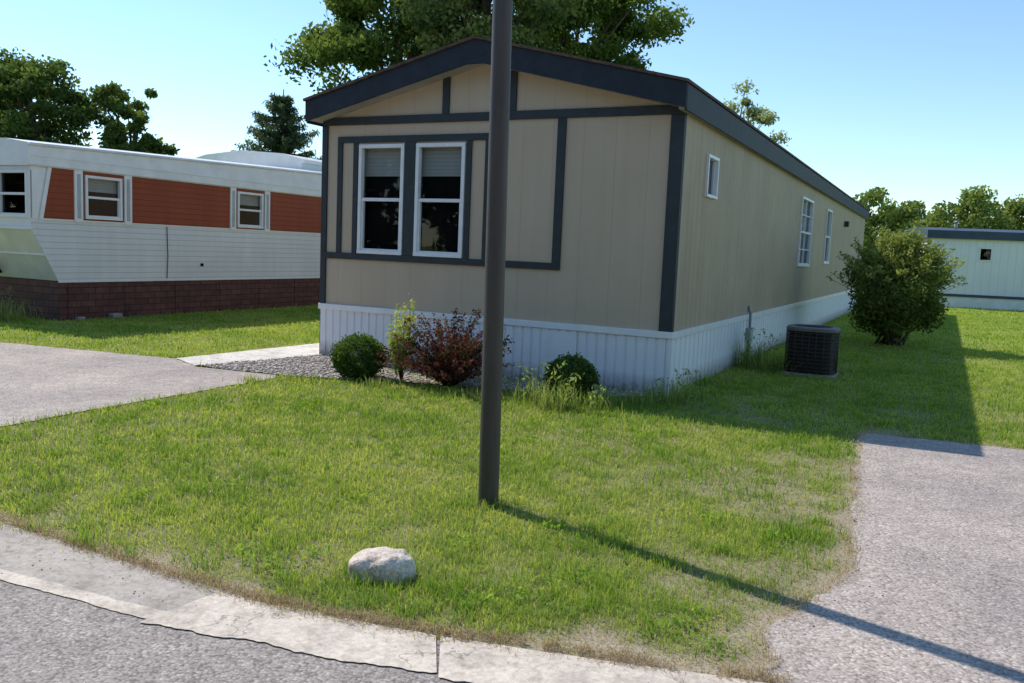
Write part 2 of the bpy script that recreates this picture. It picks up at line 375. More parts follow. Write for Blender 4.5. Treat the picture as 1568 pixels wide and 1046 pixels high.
def stones(name,n,P,smin,smax,m,z=.02,c0=(.2,.16,.13),c1=(.5,.45,.4)):
    xs=[q[0] for q in P];ys=[q[1] for q in P]
    px=rng.uniform(min(xs),max(xs),n);py=rng.uniform(min(ys),max(ys),n);k=inpoly(px,py,P);px=px[k];py=py[k]
    base=np.array([(1,0,0),(-1,0,0),(0,1,0),(0,-1,0),(0,0,1),(0,0,-1)],float);T=np.array([(0,2,4),(2,1,4),(1,3,4),(3,0,4),(2,0,5),(1,2,5),(3,1,5),(0,3,5)])
    nn=len(px);s=rng.uniform(smin,smax,nn)
    B=base[None]*(s[:,None,None]*rng.uniform(.6,1.2,(nn,6,1)))*np.array([1,1,.6]);th=rng.uniform(0,6.28,nn)
    R=B.copy();R[:,:,0]=B[:,:,0]*np.cos(th)[:,None]-B[:,:,1]*np.sin(th)[:,None];R[:,:,1]=B[:,:,0]*np.sin(th)[:,None]+B[:,:,1]*np.cos(th)[:,None]
    V=R+np.stack([px,py,np.full(nn,z)],1)[:,None,:]
    tr=(np.arange(nn)*6)[:,None,None]+T[None]
    return fastmesh(name,V.reshape(-1,3),tr.reshape(-1,3),np.repeat(mixc(c0,c1,rng.uniform(0,1,nn)),6,0),m)
m,nt,b=mat("stone_bits");at=N(nt,"ShaderNodeAttribute");at.attribute_name="col";L(nt,at.outputs["Color"],b.inputs["Base Color"]);b.inputs["Roughness"].default_value=.9;M_bits=m
stones("gravel",8000,GRAV,.012,.03,M_bits,.022,(.22,.17,.14),(.68,.60,.54))
stones("road_grit",700,[(-3,4.1),(-1.1,3.45),(1.2,3.0),(1.2,3.4),(-.4,3.65),(-2.9,4.7)],.002,.006,M_bits,.010,(.26,.20,.15),(.55,.48,.40))
stones("driveway_grit",500,[(1.15,3.2),(1.6,3.3),(3.7,8.0),(3.3,8.1)],.003,.008,M_bits,.011,(.26,.20,.15),(.6,.52,.44))

# ---- grass
NB=780000
r=(rng.uniform(0,1,NB)*(46**.4-2.9**.4)+2.9**.4)**(1/.4);th=rng.uniform(-math.radians(42),math.radians(42),NB)
x=r*np.sin(th);y=r*np.cos(th)
jx=x+rng.normal(0,.035,NB);jy=y+rng.normal(0,.035,NB)
ok=~inpoly(jx,jy,DR)&~inpoly(jx,jy,DL)&~inpoly(jx,jy,RD)&~inpoly(jx,jy,WALK)&~inpoly(x,y,HOUSE)
gb=inpoly(x,y,GRAV);ok&=~(gb&(rng.uniform(0,1,NB)>np.clip((x+2.2)*.5,.03,.6)))
TLc=Vector((-8.23,15.39));vv=Vector((math.sin(A),math.cos(A)));uu=Vector((vv.y,-vv.x))
ok&=~inpoly(x,y,[tuple(TLc),tuple(TLc+vv*18),tuple(TLc+vv*18-uu*3.8),tuple(TLc-uu*3.8)])
x=x[ok];y=y[ok];r=r[ok];n=len(x)
dry=dryness(x,y);keep=rng.uniform(0,1,n)>dry*.6;x=x[keep];y=y[keep];r=r[keep];dry=dry[keep];n=len(x)
f1=fbm(x,y,1.1,20.);f2=fbm(x,y,4.5,21.);f3=vnoise(x,y,14,22.)
t=np.clip(1.1*(f1-.5)+1.2*(f2-.5)+.8*(f3-.5)+.42+.14*rng.normal(0,1,n),0,1)
c=mixc((.50,.57,.13),(.18,.32,.042),t)
isd=rng.uniform(0,1,n)<np.clip(dry*.85+.09,0,1)
c[isd]=mixc((.42,.34,.20),(.68,.59,.39),rng.uniform(0,1,isd.sum()))
hh=(.032+.050*f2*t+.018*f3)*rng.uniform(.5,1.3,n)*(1-.5*dry);hh[isd]*=.6
ww=rng.uniform(.0026,.0052,n)*np.maximum(1,(r/4.2)**.85)
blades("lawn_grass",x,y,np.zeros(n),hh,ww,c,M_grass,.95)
def thatch(name,n,E,sg,c0,c1,off=0.):
    seg=rng.integers(0,len(E)-1,n);tt=rng.uniform(0,1,n);E=np.array(E)
    ctr=E[seg]*(1-tt[:,None])+E[seg+1]*tt[:,None]+rng.normal(0,sg,(n,2));ctr[:,1]+=off*fbm(ctr[:,0],ctr[:,1],3,55.);kk=fbm(ctr[:,0],ctr[:,1],4,77.)>.45;ctr=ctr[kk];n=len(ctr)
    blades(name,ctr[:,0],ctr[:,1],rng.uniform(.010,.020,n),rng.uniform(.015,.045,n),rng.uniform(.002,.004,n),mixc(c0,c1,rng.uniform(0,1,n)),M_grass,5.)
thatch("dry_thatch",12000,lawn_edge[1:],.03,(.25,.18,.115),(.55,.45,.32),.05)
thatch("dry_thatch",4000,drive_r_edge,.03,(.35,.27,.18),(.62,.52,.37))
def weedspots(lst,rad,cnt,dark,light,zmax,size,name):
    C=[];K=[]
    for (a,b_) in lst:
        q=rng.normal(0,rad,(cnt,2));C.append(np.stack([a+q[:,0],b_+q[:,1],rng.uniform(.01,zmax,cnt)],1));K.append(rng.uniform(0,1,cnt))
    C=np.concatenate(C);leafcloud(name,C,size,mixc(dark,light,np.concatenate(K)),M_grass)
sp=[(-1.15,4.15),(-1.35,4.3),(-1.0,4.3),(.75,3.62),(.85,3.7),(.25,4.1),(.4,4.15),(-.2,4.6),(1.3,5.2),(1.6,4.9),(-2.3,5.2),(-1.9,5.5),(-.95,5.3),(.3,4.9),(-3.1,6.5),(1.9,6.2),(-2.5,7.0),(.9,3.45),(-.75,4.8),(-3.4,8.0),(-2.0,8.3),(.2,7.2),(1.2,7.6),(-.1,3.8),(.1,3.9)]
weedspots(sp,.055,55,(.16,.29,.035),(.32,.48,.08),.055,.028,"broadleaf_weeds")
n=4200;q=rng.integers(0,120,n);tx=rng.uniform(-4.5,3,120);ty=rng.uniform(3.6,9.5,120);X_=tx[q]+rng.normal(0,.05,n);Y_=ty[q]+rng.normal(0,.04,n);kk=~inpoly(X_,Y_,DR)&~inpoly(X_,Y_,RD)&~inpoly(X_,Y_,DL);X_=X_[kk];Y_=Y_[kk];n=len(X_)
blades("grass_tufts",X_,Y_,np.zeros(n),rng.uniform(.04,.085,n),rng.uniform(.004,.007,n),mixc((.14,.27,.03),(.28,.43,.07),rng.uniform(0,1,n)),M_grass,.7)

# ================================================================ MATERIALS for houses
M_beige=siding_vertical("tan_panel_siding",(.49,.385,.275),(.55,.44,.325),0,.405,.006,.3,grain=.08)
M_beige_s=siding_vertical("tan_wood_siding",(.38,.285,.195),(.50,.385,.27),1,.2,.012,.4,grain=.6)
M_trim=paint("slate_trim",(.028,.036,.040),.55,.15,8)
M_fasc=paint("slate_fascia",(.019,.025,.035),.6,.2,6,0,.3)
M_shin=paint("brown_shingles",(.12,.075,.055),.9,.35,14,.8)
M_white=paint("white_vinyl",(.80,.80,.80),.35,.05,5)
M_skirt=siding_vertical("white_skirting",(.76,.76,.77),(.83,.83,.83),0,.4,.004,.1,dirt=1.6)
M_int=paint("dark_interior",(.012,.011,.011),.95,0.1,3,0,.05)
M_blind=siding_horizontal("window_blind",(.46,.45,.41),(.54,.53,.48),.05)
M_soff=paint("soffit",(.35,.32,.28),.7)
def glassmat(name,tint=(.72,.75,.76)):
    m=bpy.data.materials.new(name);m.use_nodes=True;nt=m.node_tree;nt.nodes.clear()
    t=N(nt,"ShaderNodeBsdfTransparent");t.inputs[0].default_value=(*tint,1);g=N(nt,"ShaderNodeBsdfGlossy");g.inputs["Roughness"].default_value=.02
    lw=N(nt,"ShaderNodeLayerWeight");f=math_(nt,'ADD',math_(nt,'MULTIPLY',math_(nt,'POWER',lw.outputs["Facing"],4.),.8),.04)
    nz=N(nt,"ShaderNodeTexNoise");nz.inputs["Scale"].default_value=1.3;tc=N(nt,"ShaderNodeTexCoord");L(nt,tc.outputs["Object"],nz.inputs["Vector"]);bp=N(nt,"ShaderNodeBump");bp.inputs["Strength"].default_value=.08;bp.inputs["Distance"].default_value=.02;L(nt,nz.outputs["Fac"],bp.inputs["Height"]);L(nt,bp.outputs[0],g.inputs["Normal"])
    mx=N(nt,"ShaderNodeMixShader");L(nt,f,mx.inputs[0]);L(nt,t.outputs[0],mx.inputs[1]);L(nt,g.outputs[0],mx.inputs[2])
    o=N(nt,"ShaderNodeOutputMaterial");L(nt,mx.outputs[0],o.inputs[0]);return m
M_glass=glassmat("window_glass")

def window(name,face,fixed,a0,a1,z0,z1,parent,fw=.05,mid=True,blind=.35,grid=False,frame=M_white,bl=M_blind,backing=False):
    root=bpy.data.objects.new(name,None);COL.objects.link(root);root.parent=parent
    def bx(nm,p0,p1,q0,q1,d0,d1,mt,bev=0):
        if face=='f': return box(nm,p0,p1,fixed-d1,fixed-d0,q0,q1,mt,root,bev)
        return box(nm,fixed+d0,fixed+d1,p0,p1,q0,q1,mt,root,bev)
    bx("frame_top",a0,a1,z1-fw,z1,-.05,.035,frame,.004);bx("frame_bottom",a0,a1,z0,z0+fw,-.05,.04,frame,.004)
    bx("frame_l",a0,a0+fw,z0+fw,z1-fw,-.05,.034,frame,.004);bx("frame_r",a1-fw,a1,z0+fw,z1-fw,-.05,.034,frame,.004)
    zm=(z0+z1)/2
    if mid:
        bx("meeting_rail",a0+fw,a1-fw,zm-.022,zm+.022,-.04,.018,frame,.003)
        s=.022
        bx("sash_l",a0+fw,a0+fw+s,z0+fw,zm-.022,-.04,.008,frame);bx("sash_r",a1-fw-s,a1-fw,z0+fw,zm-.022,-.04,.008,frame);bx("sash_b",a0+fw+s,a1-fw-s,z0+fw,z0+fw+s,-.04,.008,frame)
    if grid:
        am=(a0+a1)/2;bx("muntin",am-.012,am+.012,z0+fw,z1-fw,-.03,.002,frame)
        for q in (.25,.75):
            zq=z0+(z1-z0)*q;bx("muntin_h",a0+fw,a1-fw,zq-.01,zq+.01,-.03,.0,frame)
    def pane(nm,g,P,mt): poly(nm,[((q[0],fixed+g,q[1]) if face=='f' else (fixed-g,q[0],q[1])) for q in P],[(0,1,2,3)],mt,root)
    pane("glass",.028,[(a0+fw*.8,z0+fw*.8),(a1-fw*.8,z0+fw*.8),(a1-fw*.8,z1-fw*.8),(a0+fw*.8,z1-fw*.8)],M_glass)
    if blind>0:
        zb=z1-fw-(z1-z0)*blind;pane("blind",.09,[(a0+.02,zb),(a1-.02,zb),(a1-.02,z1),(a0+.02,z1)],bl)
    if backing: pane("dark_backing",.13,[(a0-.08,z0-.08),(a1+.08,z0-.08),(a1+.08,z1+.08),(a0-.08,z1+.08)],M_int)  # black plane added behind the glass to keep the panes dark
    return root

# ================================================================ MAIN HOUSE
H=empty("mobile_home",(1.848,9.88,0),-A)
Wd=5.15;Ln=24.0
fh=[(-4.52,-3.78,1.50,2.98),(-3.59,-2.84,1.50,2.98)]
wall_holes("front_wall",'x',0,-Wd,0,.74,3.25,fh,M_beige,H)
sh=[(1.08,1.62,2.40,2.93),(8.9,10.5,1.53,2.98),(13.0,14.0,1.6,2.97)]
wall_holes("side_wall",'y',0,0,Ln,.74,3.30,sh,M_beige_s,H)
wall_holes("side_lining",'y',-.16,.17,Ln-.1,.74,3.22,sh,M_int,H)  # dark linings, here and below, added so no lit wall shows through windows
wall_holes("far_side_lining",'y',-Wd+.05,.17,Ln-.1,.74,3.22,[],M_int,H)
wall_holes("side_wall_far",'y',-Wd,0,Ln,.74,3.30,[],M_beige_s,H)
wall_holes("rear_wall",'x',Ln,-Wd,0,.74,3.25,[],M_beige,H)
pk=-2.6;XR=.09;XL=-Wd-.09;zl,zt,pl,pt=3.27,3.56,3.92,4.21
for yy,nm in ((0,"front_gable"),(Ln,"rear_gable")):
    poly(nm,[(-Wd,yy,3.25),(0,yy,3.25),(0,yy,3.33),(pk,yy,3.97),(-Wd,yy,3.33)],[(0,1,2,3,4)],M_beige,H)
prism("roof",[(XL+.02,zl+.02),(pk,pl+.02),(XR-.02,zl+.02),(XR-.02,zt-.02),(pk,pt-.02),(XL+.02,zt-.02)],'y',-.27,Ln+.27,M_soff,H)
prism("shingles",[(XL-.02,zt-.02),(pk,pt-.02),(XR+.02,zt-.02),(XR+.02,zt+.012),(pk,pt+.012),(XL-.02,zt+.012)],'y',-.33,Ln+.32,M_shin,H)
for nm,yy in (("front_fascia",-.30),("rear_fascia",Ln+.27)):
    prism(nm,[(XL,zl),(pk-.12,pl-.03),(pk+.12,pl-.03),(XR,zl),(XR,zt-.022),(pk,pt-.022),(XL,zt-.022)],'y',yy,yy+.03,M_fasc,H)
box("side_fascia",XR-.018,XR+.004,-.268,Ln+.268,zl-.02,zt-.03,M_fasc,H);box("side_fascia_far",XL-.004,XL+.018,-.268,Ln+.268,zl-.02,zt-.03,M_fasc,H)
box("side_soffit",.001,XR-.02,-.26,Ln+.2,zl-.01,zl+.015,M_soff,H)
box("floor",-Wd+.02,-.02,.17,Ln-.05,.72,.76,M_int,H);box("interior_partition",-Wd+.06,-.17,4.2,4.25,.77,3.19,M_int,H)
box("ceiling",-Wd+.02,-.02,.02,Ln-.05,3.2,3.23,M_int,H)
T=.026
def tr(nm,u0,u1,z0,z1,t=T): return box(nm,-u1,-u0,-t,.01,z0,z1,M_trim,H,.003)
tr("trim_gable",.0,Wd,3.245,3.35,.030)
tr("trim_corner_right",-.012,.15,.765,3.243,.028);tr("trim_corner_left",5.07,Wd+.012,.765,3.243,.028)
box("trim_corner_side",-.01,.014,.012,.045,.765,3.25,M_trim,H)
tr("trim_gable_post_left",3.11,3.21,3.352,3.84);tr("trim_gable_post_right",2.14,2.24,3.352,3.84)
tr("trim_window_head",2.47,4.89,3.005,3.09)
tr("trim_sill",1.45,5.068,1.41,1.497,.029)
tr("trim_right_panel",1.45,1.56,1.499,3.243)
for i,(a,b_) in enumerate(((4.81,4.89),(4.54,4.62),(3.60,3.77),(2.75,2.825),(2.47,2.55))): tr("trim_mullion_%d"%i,a,b_,1.499,3.003,.024)
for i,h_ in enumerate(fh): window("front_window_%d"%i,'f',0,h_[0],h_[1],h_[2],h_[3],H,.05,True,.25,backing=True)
window("small_side_window",'s',0,*sh[0],H,.04,False,.9,False,M_white,paint("sky_tinted_curtain",(.7,.74,.8),.8))  # pale curtain, its blue also stands in for sky reflected in the pane
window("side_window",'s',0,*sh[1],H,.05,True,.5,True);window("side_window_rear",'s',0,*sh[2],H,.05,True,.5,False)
box("dryer_vent",0,.12,17.2,17.45,2.7,2.86,M_trim,H,.01)
def ribbed(name,axis,fixed,a0,a1,z0,z1,pitch,dep,sgn,m,parent):
    n=int((a1-a0)/pitch);pts=[]
    for i in range(n):
        a=a0+i*pitch
        pts+=[(a,0),(a+pitch*.70,0),(a+pitch*.76,dep),(a+pitch*.94,dep)]
    pts.append((a1,0));V=[];F=[]
    for (a,d) in pts:
        q=fixed+sgn*d
        for z in (z0,z1): V.append((a,q,z) if axis=='x' else (q,a,z))
    for i in range(len(pts)-1): F.append((2*i,2*i+2,2*i+3,2*i+1))
    return poly(name,V,F,m,parent)
ribbed("skirting_front",'x',-.012,-Wd,0.012,-.05,.69,.125,.016,1,M_skirt,H)
ribbed("skirting_side",'y',.012,-.012,Ln,-.05,.69,.21,.016,-1,M_skirt,H)
ribbed("skirting_far",'y',-Wd-.012,-.012,Ln,-.05,.69,.21,.016,1,M_skirt,H)
box("skirting_cap_front",-Wd-.03,.03,-.035,.01,.685,.765,M_white,H,.006);box("skirting_cap_side",-.01,.033,.012,Ln,.683,.763,M_white,H,.006)
box("skirting_corner",-.03,.02,-.022,.03,-.05,.684,M_white,H)
box("skirting_patch",-1.62,-1.18,-.020,-.013,.02,.66,M_white,H)
tubes("conduit",[([(.05,4.25,-.05),(.05,4.25,.78),(.0,4.25,.9)],[.022,.022,.022],8)],paint("grey_conduit",(.22,.23,.24),.5),H)
box("conduit_box",.012,.09,4.15,4.35,.35,.55,paint("grey_box",(.35,.36,.36),.5),H,.008)

# ================================================================ AC UNIT (rounded-square condenser)
AC=empty("air_conditioner_unit",(4.42,12.50,0),-A);AC.scale=(.87,.87,1.0);Q=3.6
M_acd=paint("ac_dark_coil",(.02,.018,.017),.7,.3,20);M_acw=paint("ac_brown_guard",(.055,.042,.037),.5);M_act=paint("ac_top",(.15,.135,.125),.5)
M_pad=paint("pad_concrete",(.30,.28,.25),.9,.2,8)
lathe("coil",[(.365,.03),(.365,.63)],M_acd,AC,64,(0,0,0),Q)
lathe("pad",[(0,.035),(.42,.035),(.43,.02),(.43,-.02)],M_pad,AC,64,(0,0,0),9)
for i in range(11):
    z=.07+i*.054;lathe("louver_%d"%i,[(.385,z),(.402,z+.006),(.402,z+.014),(.385,z+.02)],M_acw,AC,64,(0,0,0),Q)
def sqp(t,r): 
    c_=math.cos(t);s_=math.sin(t);g=r/((abs(c_)**Q+abs(s_)**Q)**(1/Q));return c_*g,s_*g
tubes("guard_posts",[([(*sqp(k*math.pi/12,.408),.03),(*sqp(k*math.pi/12,.408),.66)],[.007,.007],5) for k in range(24)],M_acw,AC)
lathe("top_ring",[(.37,.655),(.415,.645),(.42,.68),(.40,.70),(.31,.705)],M_act,AC,64,(0,0,0),Q)
lathe("top_deck",[(.285,.704),(.31,.7035)],M_act,AC,64,(0,0,0),2.6)
for i in range(6): lathe("grille_ring_%d"%i,[(.05+i*.043,.70),(.058+i*.043,.706),(.066+i*.043,.70)],M_acw,AC,30)
lathe("fan_well",[(0,.60),(.31,.60),(.31,.69)],M_acd,AC,30)
tubes("grille_spokes",[([(0,0,.70),(.30*math.cos(k*math.pi/4),.30*math.sin(k*math.pi/4),.70)],[.006,.006],4) for k in range(8)],M_acw,AC)
tubes("refrigerant_line",[([(-.35,.1,.12),(-.7,.1,.05),(-1.0,.1,.06),(-1.2,.1,.2)],[.012]*4,6)],M_acd,AC)

# ================================================================ POLE
PO=empty("metal_light_pole",(-.11,5.39,0))
m,nt,b=mat("brown_pole_paint");v=coords(nt,(6,6,.8));f=noise(nt,v,2,5,.65);L(nt,ramp(nt,f,[(.3,(.052,.041,.034)),(.6,(.078,.064,.054)),(.8,(.105,.088,.076))]),b.inputs["Base Color"]);b.inputs["Roughness"].default_value=.5;b.inputs["Specular IOR Level"].default_value=.35;bump(nt,noise(nt,coords(nt),90,3),b,.15,.002);M_pole=m
Z=[-.1,.0,.5,1.5,2.5,3.5,4.6,5.2];tl=-.0105
tubes("shaft",[([(tl*z,0,z) for z in Z],[.0665,.0665,.066,.064,.062,.060,.058,.057],32)],M_pole,PO)
lathe("pole_cap",[(.057,5.19),(.062,5.2),(.062,5.26),(.03,5.30),(0,5.31)],M_pole,PO,32,(tl*5.2,0,0))
tubes("lamp_arm",[([(tl*5,0,5.0),(-.3,.25,5.2),(-.6,.5,5.25)],[.025,.025,.025],8)],M_pole,PO)
box("lamp_head",-.85,-.55,.38,.62,5.18,5.30,M_pole,PO,.03)

# ================================================================ ROCK
import bmesh
me=bpy.data.meshes.new("landscape_rock");bm=bmesh.new();bmesh.ops.create_icosphere(bm,subdivisions=5,radius=1)
for v_ in bm.verts:
    c_=v_.co.copy();s_=Vector((abs(c_.x)**.85*(1 if c_.x>0 else -1),abs(c_.y)**.85*(1 if c_.y>0 else -1),abs(c_.z)**.8*(1 if c_.z>0 else -1)))
    d=1+.18*mnoise.noise(c_*1.2+Vector((3,1,2)))+.08*mnoise.noise(c_*2.8)+.025*mnoise.noise(c_*9)
    v_.co=s_*d;v_.co.x*=.155;v_.co.y*=.12;v_.co.z*=.105
    v_.co.z+=.012*c_.x
    if v_.co.z<-.03: v_.co.z=-.03+(v_.co.z+.03)*.3
bm.to_mesh(me);bm.free()
for q in me.polygons:q.use_smooth=True
m,nt,b=mat("granite_rock");v=coords(nt);f=noise(nt,v,9,5,.7);g=noise(nt,v,70,3,.7)
col=ramp(nt,f,[(.3,(.40,.28,.20)),(.48,(.64,.53,.44)),(.65,(.78,.69,.60))]);col=mix(nt,.8,col,ramp(nt,g,[(.35,(.6,.58,.56)),(.6,(1.08,1.08,1.08))]),'MULTIPLY');L(nt,col,b.inputs["Base Color"]);b.inputs["Roughness"].default_value=.8;bump(nt,math_(nt,'ADD',f,math_(nt,'MULTIPLY',g,.5)),b,.8,.014)
ro=obj("landscape_rock",me,None,m);ro.location=(-.60,4.11,.032);ro.rotation_euler=(0,math.radians(-2),math.radians(5))

# ================================================================ SHRUBS
def shrub(name,x,y,rx,rz,n,size,dark,light,seed,lump=.12,stems=10,open_=.75,aspect=.55,zc=None,ry=None):
    r=np.random.default_rng(seed);root=empty(name,(x,y,0));zc=zc or rz
    d=r.normal(size=(n,3));d/=np.linalg.norm(d,axis=1)[:,None]
    a=np.arctan2(d[:,1],d[:,0]);lob=1+lump*np.sin(4*a+seed+3*d[:,2])+lump*.7*np.sin(9*a+seed*2+6*d[:,2])+lump*.5*np.sin(17*a+11*d[:,2])
    q=(open_+(1-open_)*r.uniform(0,1,n)**.5)*lob+r.normal(0,.055,n)
    P=d*np.array([rx,ry or rx,rz])*q[:,None];P[:,2]+=zc;k=P[:,2]>.02;P=P[k];q=q[k]
    t=np.clip(.5*r.uniform(0,1,len(P))+.5*fbm(P[:,0]+x,P[:,2]*1.3+P[:,1],3/rx,seed)+.15*(P[:,2]-zc)/rz,0,1)
    leafcloud("foliage",P,size,mixc(dark,light,t),M_bush,root,0,aspect)
    st=[]
    for i in range(stems):
        aa=r.uniform(0,6.28);e=(rx*.7*math.cos(aa),rx*.7*math.sin(aa),zc+rz*r.uniform(-.2,.7));st.append(([(0,0,-.02),(e[0]*.35,e[1]*.35,e[2]*.5),e],[.018,.012,.004],5))
    tubes("stems",st,M_bark,root);return root
shrub("boxwood_shrub",-1.84,10.24,.31,.265,9000,.036,(.03,.06,.014),(.14,.23,.05),1,.07,6,.68)
shrub("boxwood_shrub",.69,9.56,.28,.235,8000,.036,(.03,.06,.016),(.12,.20,.05),2,.08,6,.68)
BB=empty("barberry_shrub",(-.70,9.82,0));r=np.random.default_rng(5);tw=[];P=[];T_=[]
for i in range(160):
    a=r.uniform(0,6.28);ln=r.uniform(.4,.78);el=r.uniform(.3,1.3);e=np.array([math.cos(a)*math.cos(el)*ln*1.25,math.sin(a)*math.cos(el)*ln,math.sin(el)*ln*1.2+.03]);md=e*.55+np.array([0,0,.10])
    tw.append(([(0,0,0),tuple(md),tuple(e)],[.005,.003,.001],4))
    for s in np.linspace(.25,1.02,24):
        q=2*s*(1-s)*md+s*s*e
        for _ in range(3):P.append(q+r.normal(0,.016,3));T_.append(r.uniform(0,1)*.6+.4*s)
P=np.array(P);T_=np.array(T_);cc=mixc((.06,.022,.022),(.20,.055,.058),T_**1.5);gk=rng.uniform(0,1,len(P))<.2;cc[gk]=(.14,.14,.05)
tubes("twigs",tw,M_bark,BB);leafcloud("foliage",P,.036,cc,M_bush,BB,0,.6)
GP=empty("golden_spirea",(-1.31,10.12,0));tw=[];P=[]
for i in range(18):
    a=r.uniform(0,6.28);e=np.array([math.cos(a)*.15,math.sin(a)*.12,r.uniform(.4,1.0)]);tw.append(([(0,0,0),tuple(e*.5),tuple(e)],[.005,.004,.002],4))
    for s in np.linspace(.35,1,14):
        for _ in range(4):P.append(e*s+r.normal(0,.03,3))
P=np.array(P);tubes("stems",tw,M_bark,GP);leafcloud("foliage",P,.055,mixc((.20,.30,.05),(.62,.68,.18),np.clip(P[:,2]+r.uniform(-.3,.2,len(P)),0,1)),M_bush,GP,0,.55)
def tallgrass(name,spots,m=M_grass):
    X=[];Y=[];Hh=[];C=[]
    for (a,b_,rad,n,h0,h1) in spots:
        X.append(rng.normal(a,rad,n));Y.append(rng.normal(b_,rad*.7,n));Hh.append(rng.uniform(h0,h1,n));C.append(rng.uniform(0,1,n))
    X=np.concatenate(X);Y=np.concatenate(Y);Hh=np.concatenate(Hh);C=np.concatenate(C)
    return blades(name,X,Y,np.zeros(len(X)),Hh,np.full(len(X),.009),mixc((.13,.22,.04),(.42,.48,.17),C),m,.5)
tallgrass("tall_weeds",[(.5,8.75,.15,200,.10,.36),(.3,9.1,.15,120,.10,.38),(.9,8.95,.15,130,.08,.24),(1.3,9.2,.18,150,.08,.26),(1.75,9.4,.14,150,.10,.34),(2.05,9.75,.1,80,.12,.3),(-2.5,9.9,.12,60,.06,.15),(-1.5,9.6,.12,90,.08,.17),(-.4,9.3,.25,160,.06,.16),(-3.0,9.7,.1,50,.06,.13),(2.5,11.0,.15,90,.08,.22),(3.9,12.6,.2,300,.1,.4),(3.6,12.9,.15,180,.2,.6),(-9.1,15.1,.25,200,.1,.5)])
C=[]
for (a,b_,h_) in [(.45,8.85,.48),(.6,8.75,.4),(.3,9.1,.45),(.85,8.7,.28),(1.85,9.4,.4),(2.0,9.55,.36),(1.6,9.3,.3),(.15,9.15,.38),(3.7,12.8,.6),(3.85,12.7,.55),(3.55,12.95,.6),(2.1,9.7,.3),(-9.0,15.1,.6),(-9.3,15.2,.5)]:
    for s in np.linspace(.1,1,16):
        for _ in range(3): C.append((a+rng.normal(0,.045)+.06*s,b_+rng.normal(0,.045),h_*s))
C=np.array(C);leafcloud("weed_stalks",C,.06,mixc((.12,.20,.05),(.36,.46,.15),rng.uniform(0,1,len(C))),M_grass,None,0,.35)
def bigbush():
    root=empty("lilac_bush",(7.8,17.5,0));r=np.random.default_rng(12);cs=[];n=150
    for i in range(n):
        d=r.normal(size=3);d/=np.linalg.norm(d);q=r.uniform(.3,1)**.4;cs.append(np.array([d[0]*.92*q,d[1]*.92*q,1.2+d[2]*1.05*q]))
    cs=np.array(cs);k=r.integers(0,n,24000);d=r.normal(size=(24000,3));d/=np.linalg.norm(d,axis=1)[:,None]
    P=cs[k]+d*(r.uniform(0,1,24000)**.5*.25)[:,None];kk=P[:,2]>.12;P=P[kk];k=k[kk]
    cl=r.uniform(0,1,n);t=np.clip(.5*cl[k]+.3*r.uniform(0,1,len(P))+.25*(P[:,2]-1.1),0,1)
    leafcloud("foliage",P,.085,mixc((.08,.125,.03),(.32,.38,.11),t),M_bush,root,.2,.5)
    st=[([(r.normal(0,.12),r.normal(0,.12),-.03),tuple(cs[i]*np.array([.5,.5,.55])),tuple(cs[i])],[.03,.02,.006],5) for i in range(40)]
    E=[];tt=[]
    for i in range(90):
        d=r.normal(size=3);d[2]=abs(d[2])*.9+.1;d/=np.linalg.norm(d);b0=np.array([d[0]*.92,d[1]*.92,1.25+d[2]*.9]);e=b0+d*r.uniform(.15,.42)
        st.append(([tuple(b0*.8),tuple(e)],[.006,.002],4))
        for s in np.linspace(0,1,12):
            for _ in range(2):E.append(b0+(e-b0)*s+r.normal(0,.03,3));tt.append(r.uniform(.5,1))
    tubes("stems",st,M_bark,root);leafcloud("sprigs",np.array(E),.075,mixc((.10,.15,.04),(.38,.44,.13),np.array(tt)),M_bush,root,.1,.5)
bigbush()

# ================================================================ LEFT OLD TRAILER
TR=empty("red_and_white_trailer",(-8.23,15.39,0),-A)
M_w=siding_horizontal("white_aluminium_siding",(.68,.67,.63),(.78,.77,.73),.11,(.40,.39,.38),.55)
M_red=siding_horizontal("red_siding",(.26,.058,.022),(.33,.078,.032),.11,(.13,.028,.014),.5,.15)
M_wp=paint("white_enamel",(.78,.78,.75),.35,.06,3);M_gr=paint("faded_enamel",(.70,.71,.65),.4,.08,3);M_gr2=paint("faded_enamel_lower",(.64,.66,.63),.4,.08,3)
def brickskirt():
    m,nt,b=mat("brown_skirting");v=coords(nt);br=N(nt,"ShaderNodeTexBrick");mp=N(nt,"ShaderNodeCombineXYZ");sp=N(nt,"ShaderNodeSeparateXYZ");L(nt,v,sp.inputs[0])
    L(nt,math_(nt,'ADD',sp.outputs[0],sp.outputs[1]),mp.inputs[0]);L(nt,sp.outputs[2],mp.inputs[1]);L(nt,mp.outputs[0],br.inputs["Vector"])
    br.inputs["Scale"].default_value=1;br.inputs["Brick Width"].default_value=.3;br.inputs["Row Height"].default_value=.12;br.inputs["Mortar Size"].default_value=.008
    br.inputs["Color1"].default_value=(.10,.032,.028,1);br.inputs["Color2"].default_value=(.15,.052,.043,1);br.inputs["Mortar"].default_value=(.02,.009,.008,1)
    L(nt,mix(nt,.8,br.outputs["Color"],ramp(nt,noise(nt,v,5,5),[(.3,(.5,.5,.5)),(.7,(1.25,1.25,1.25))]),'MULTIPLY'),b.inputs["Base Color"]);b.inputs["Roughness"].default_value=.7
    bump(nt,br.outputs["Fac"],b,-.7,.015);return m
M_sk=brickskirt()
TW=3.7;TL=16.
def ztop(y): return 3.13+.029*(y+.5)
th=[(.55,1.34,1.87,2.67),(4.35,5.15,1.87,2.67),(9.0,9.9,1.87,2.67)]
wall_holes("side_lower",'y',0,0,TL,.73,1.83,[],M_w,TR)
wall_holes("side_red_band",'y',0,-.12,TL,1.83,2.74,th,M_red,TR)
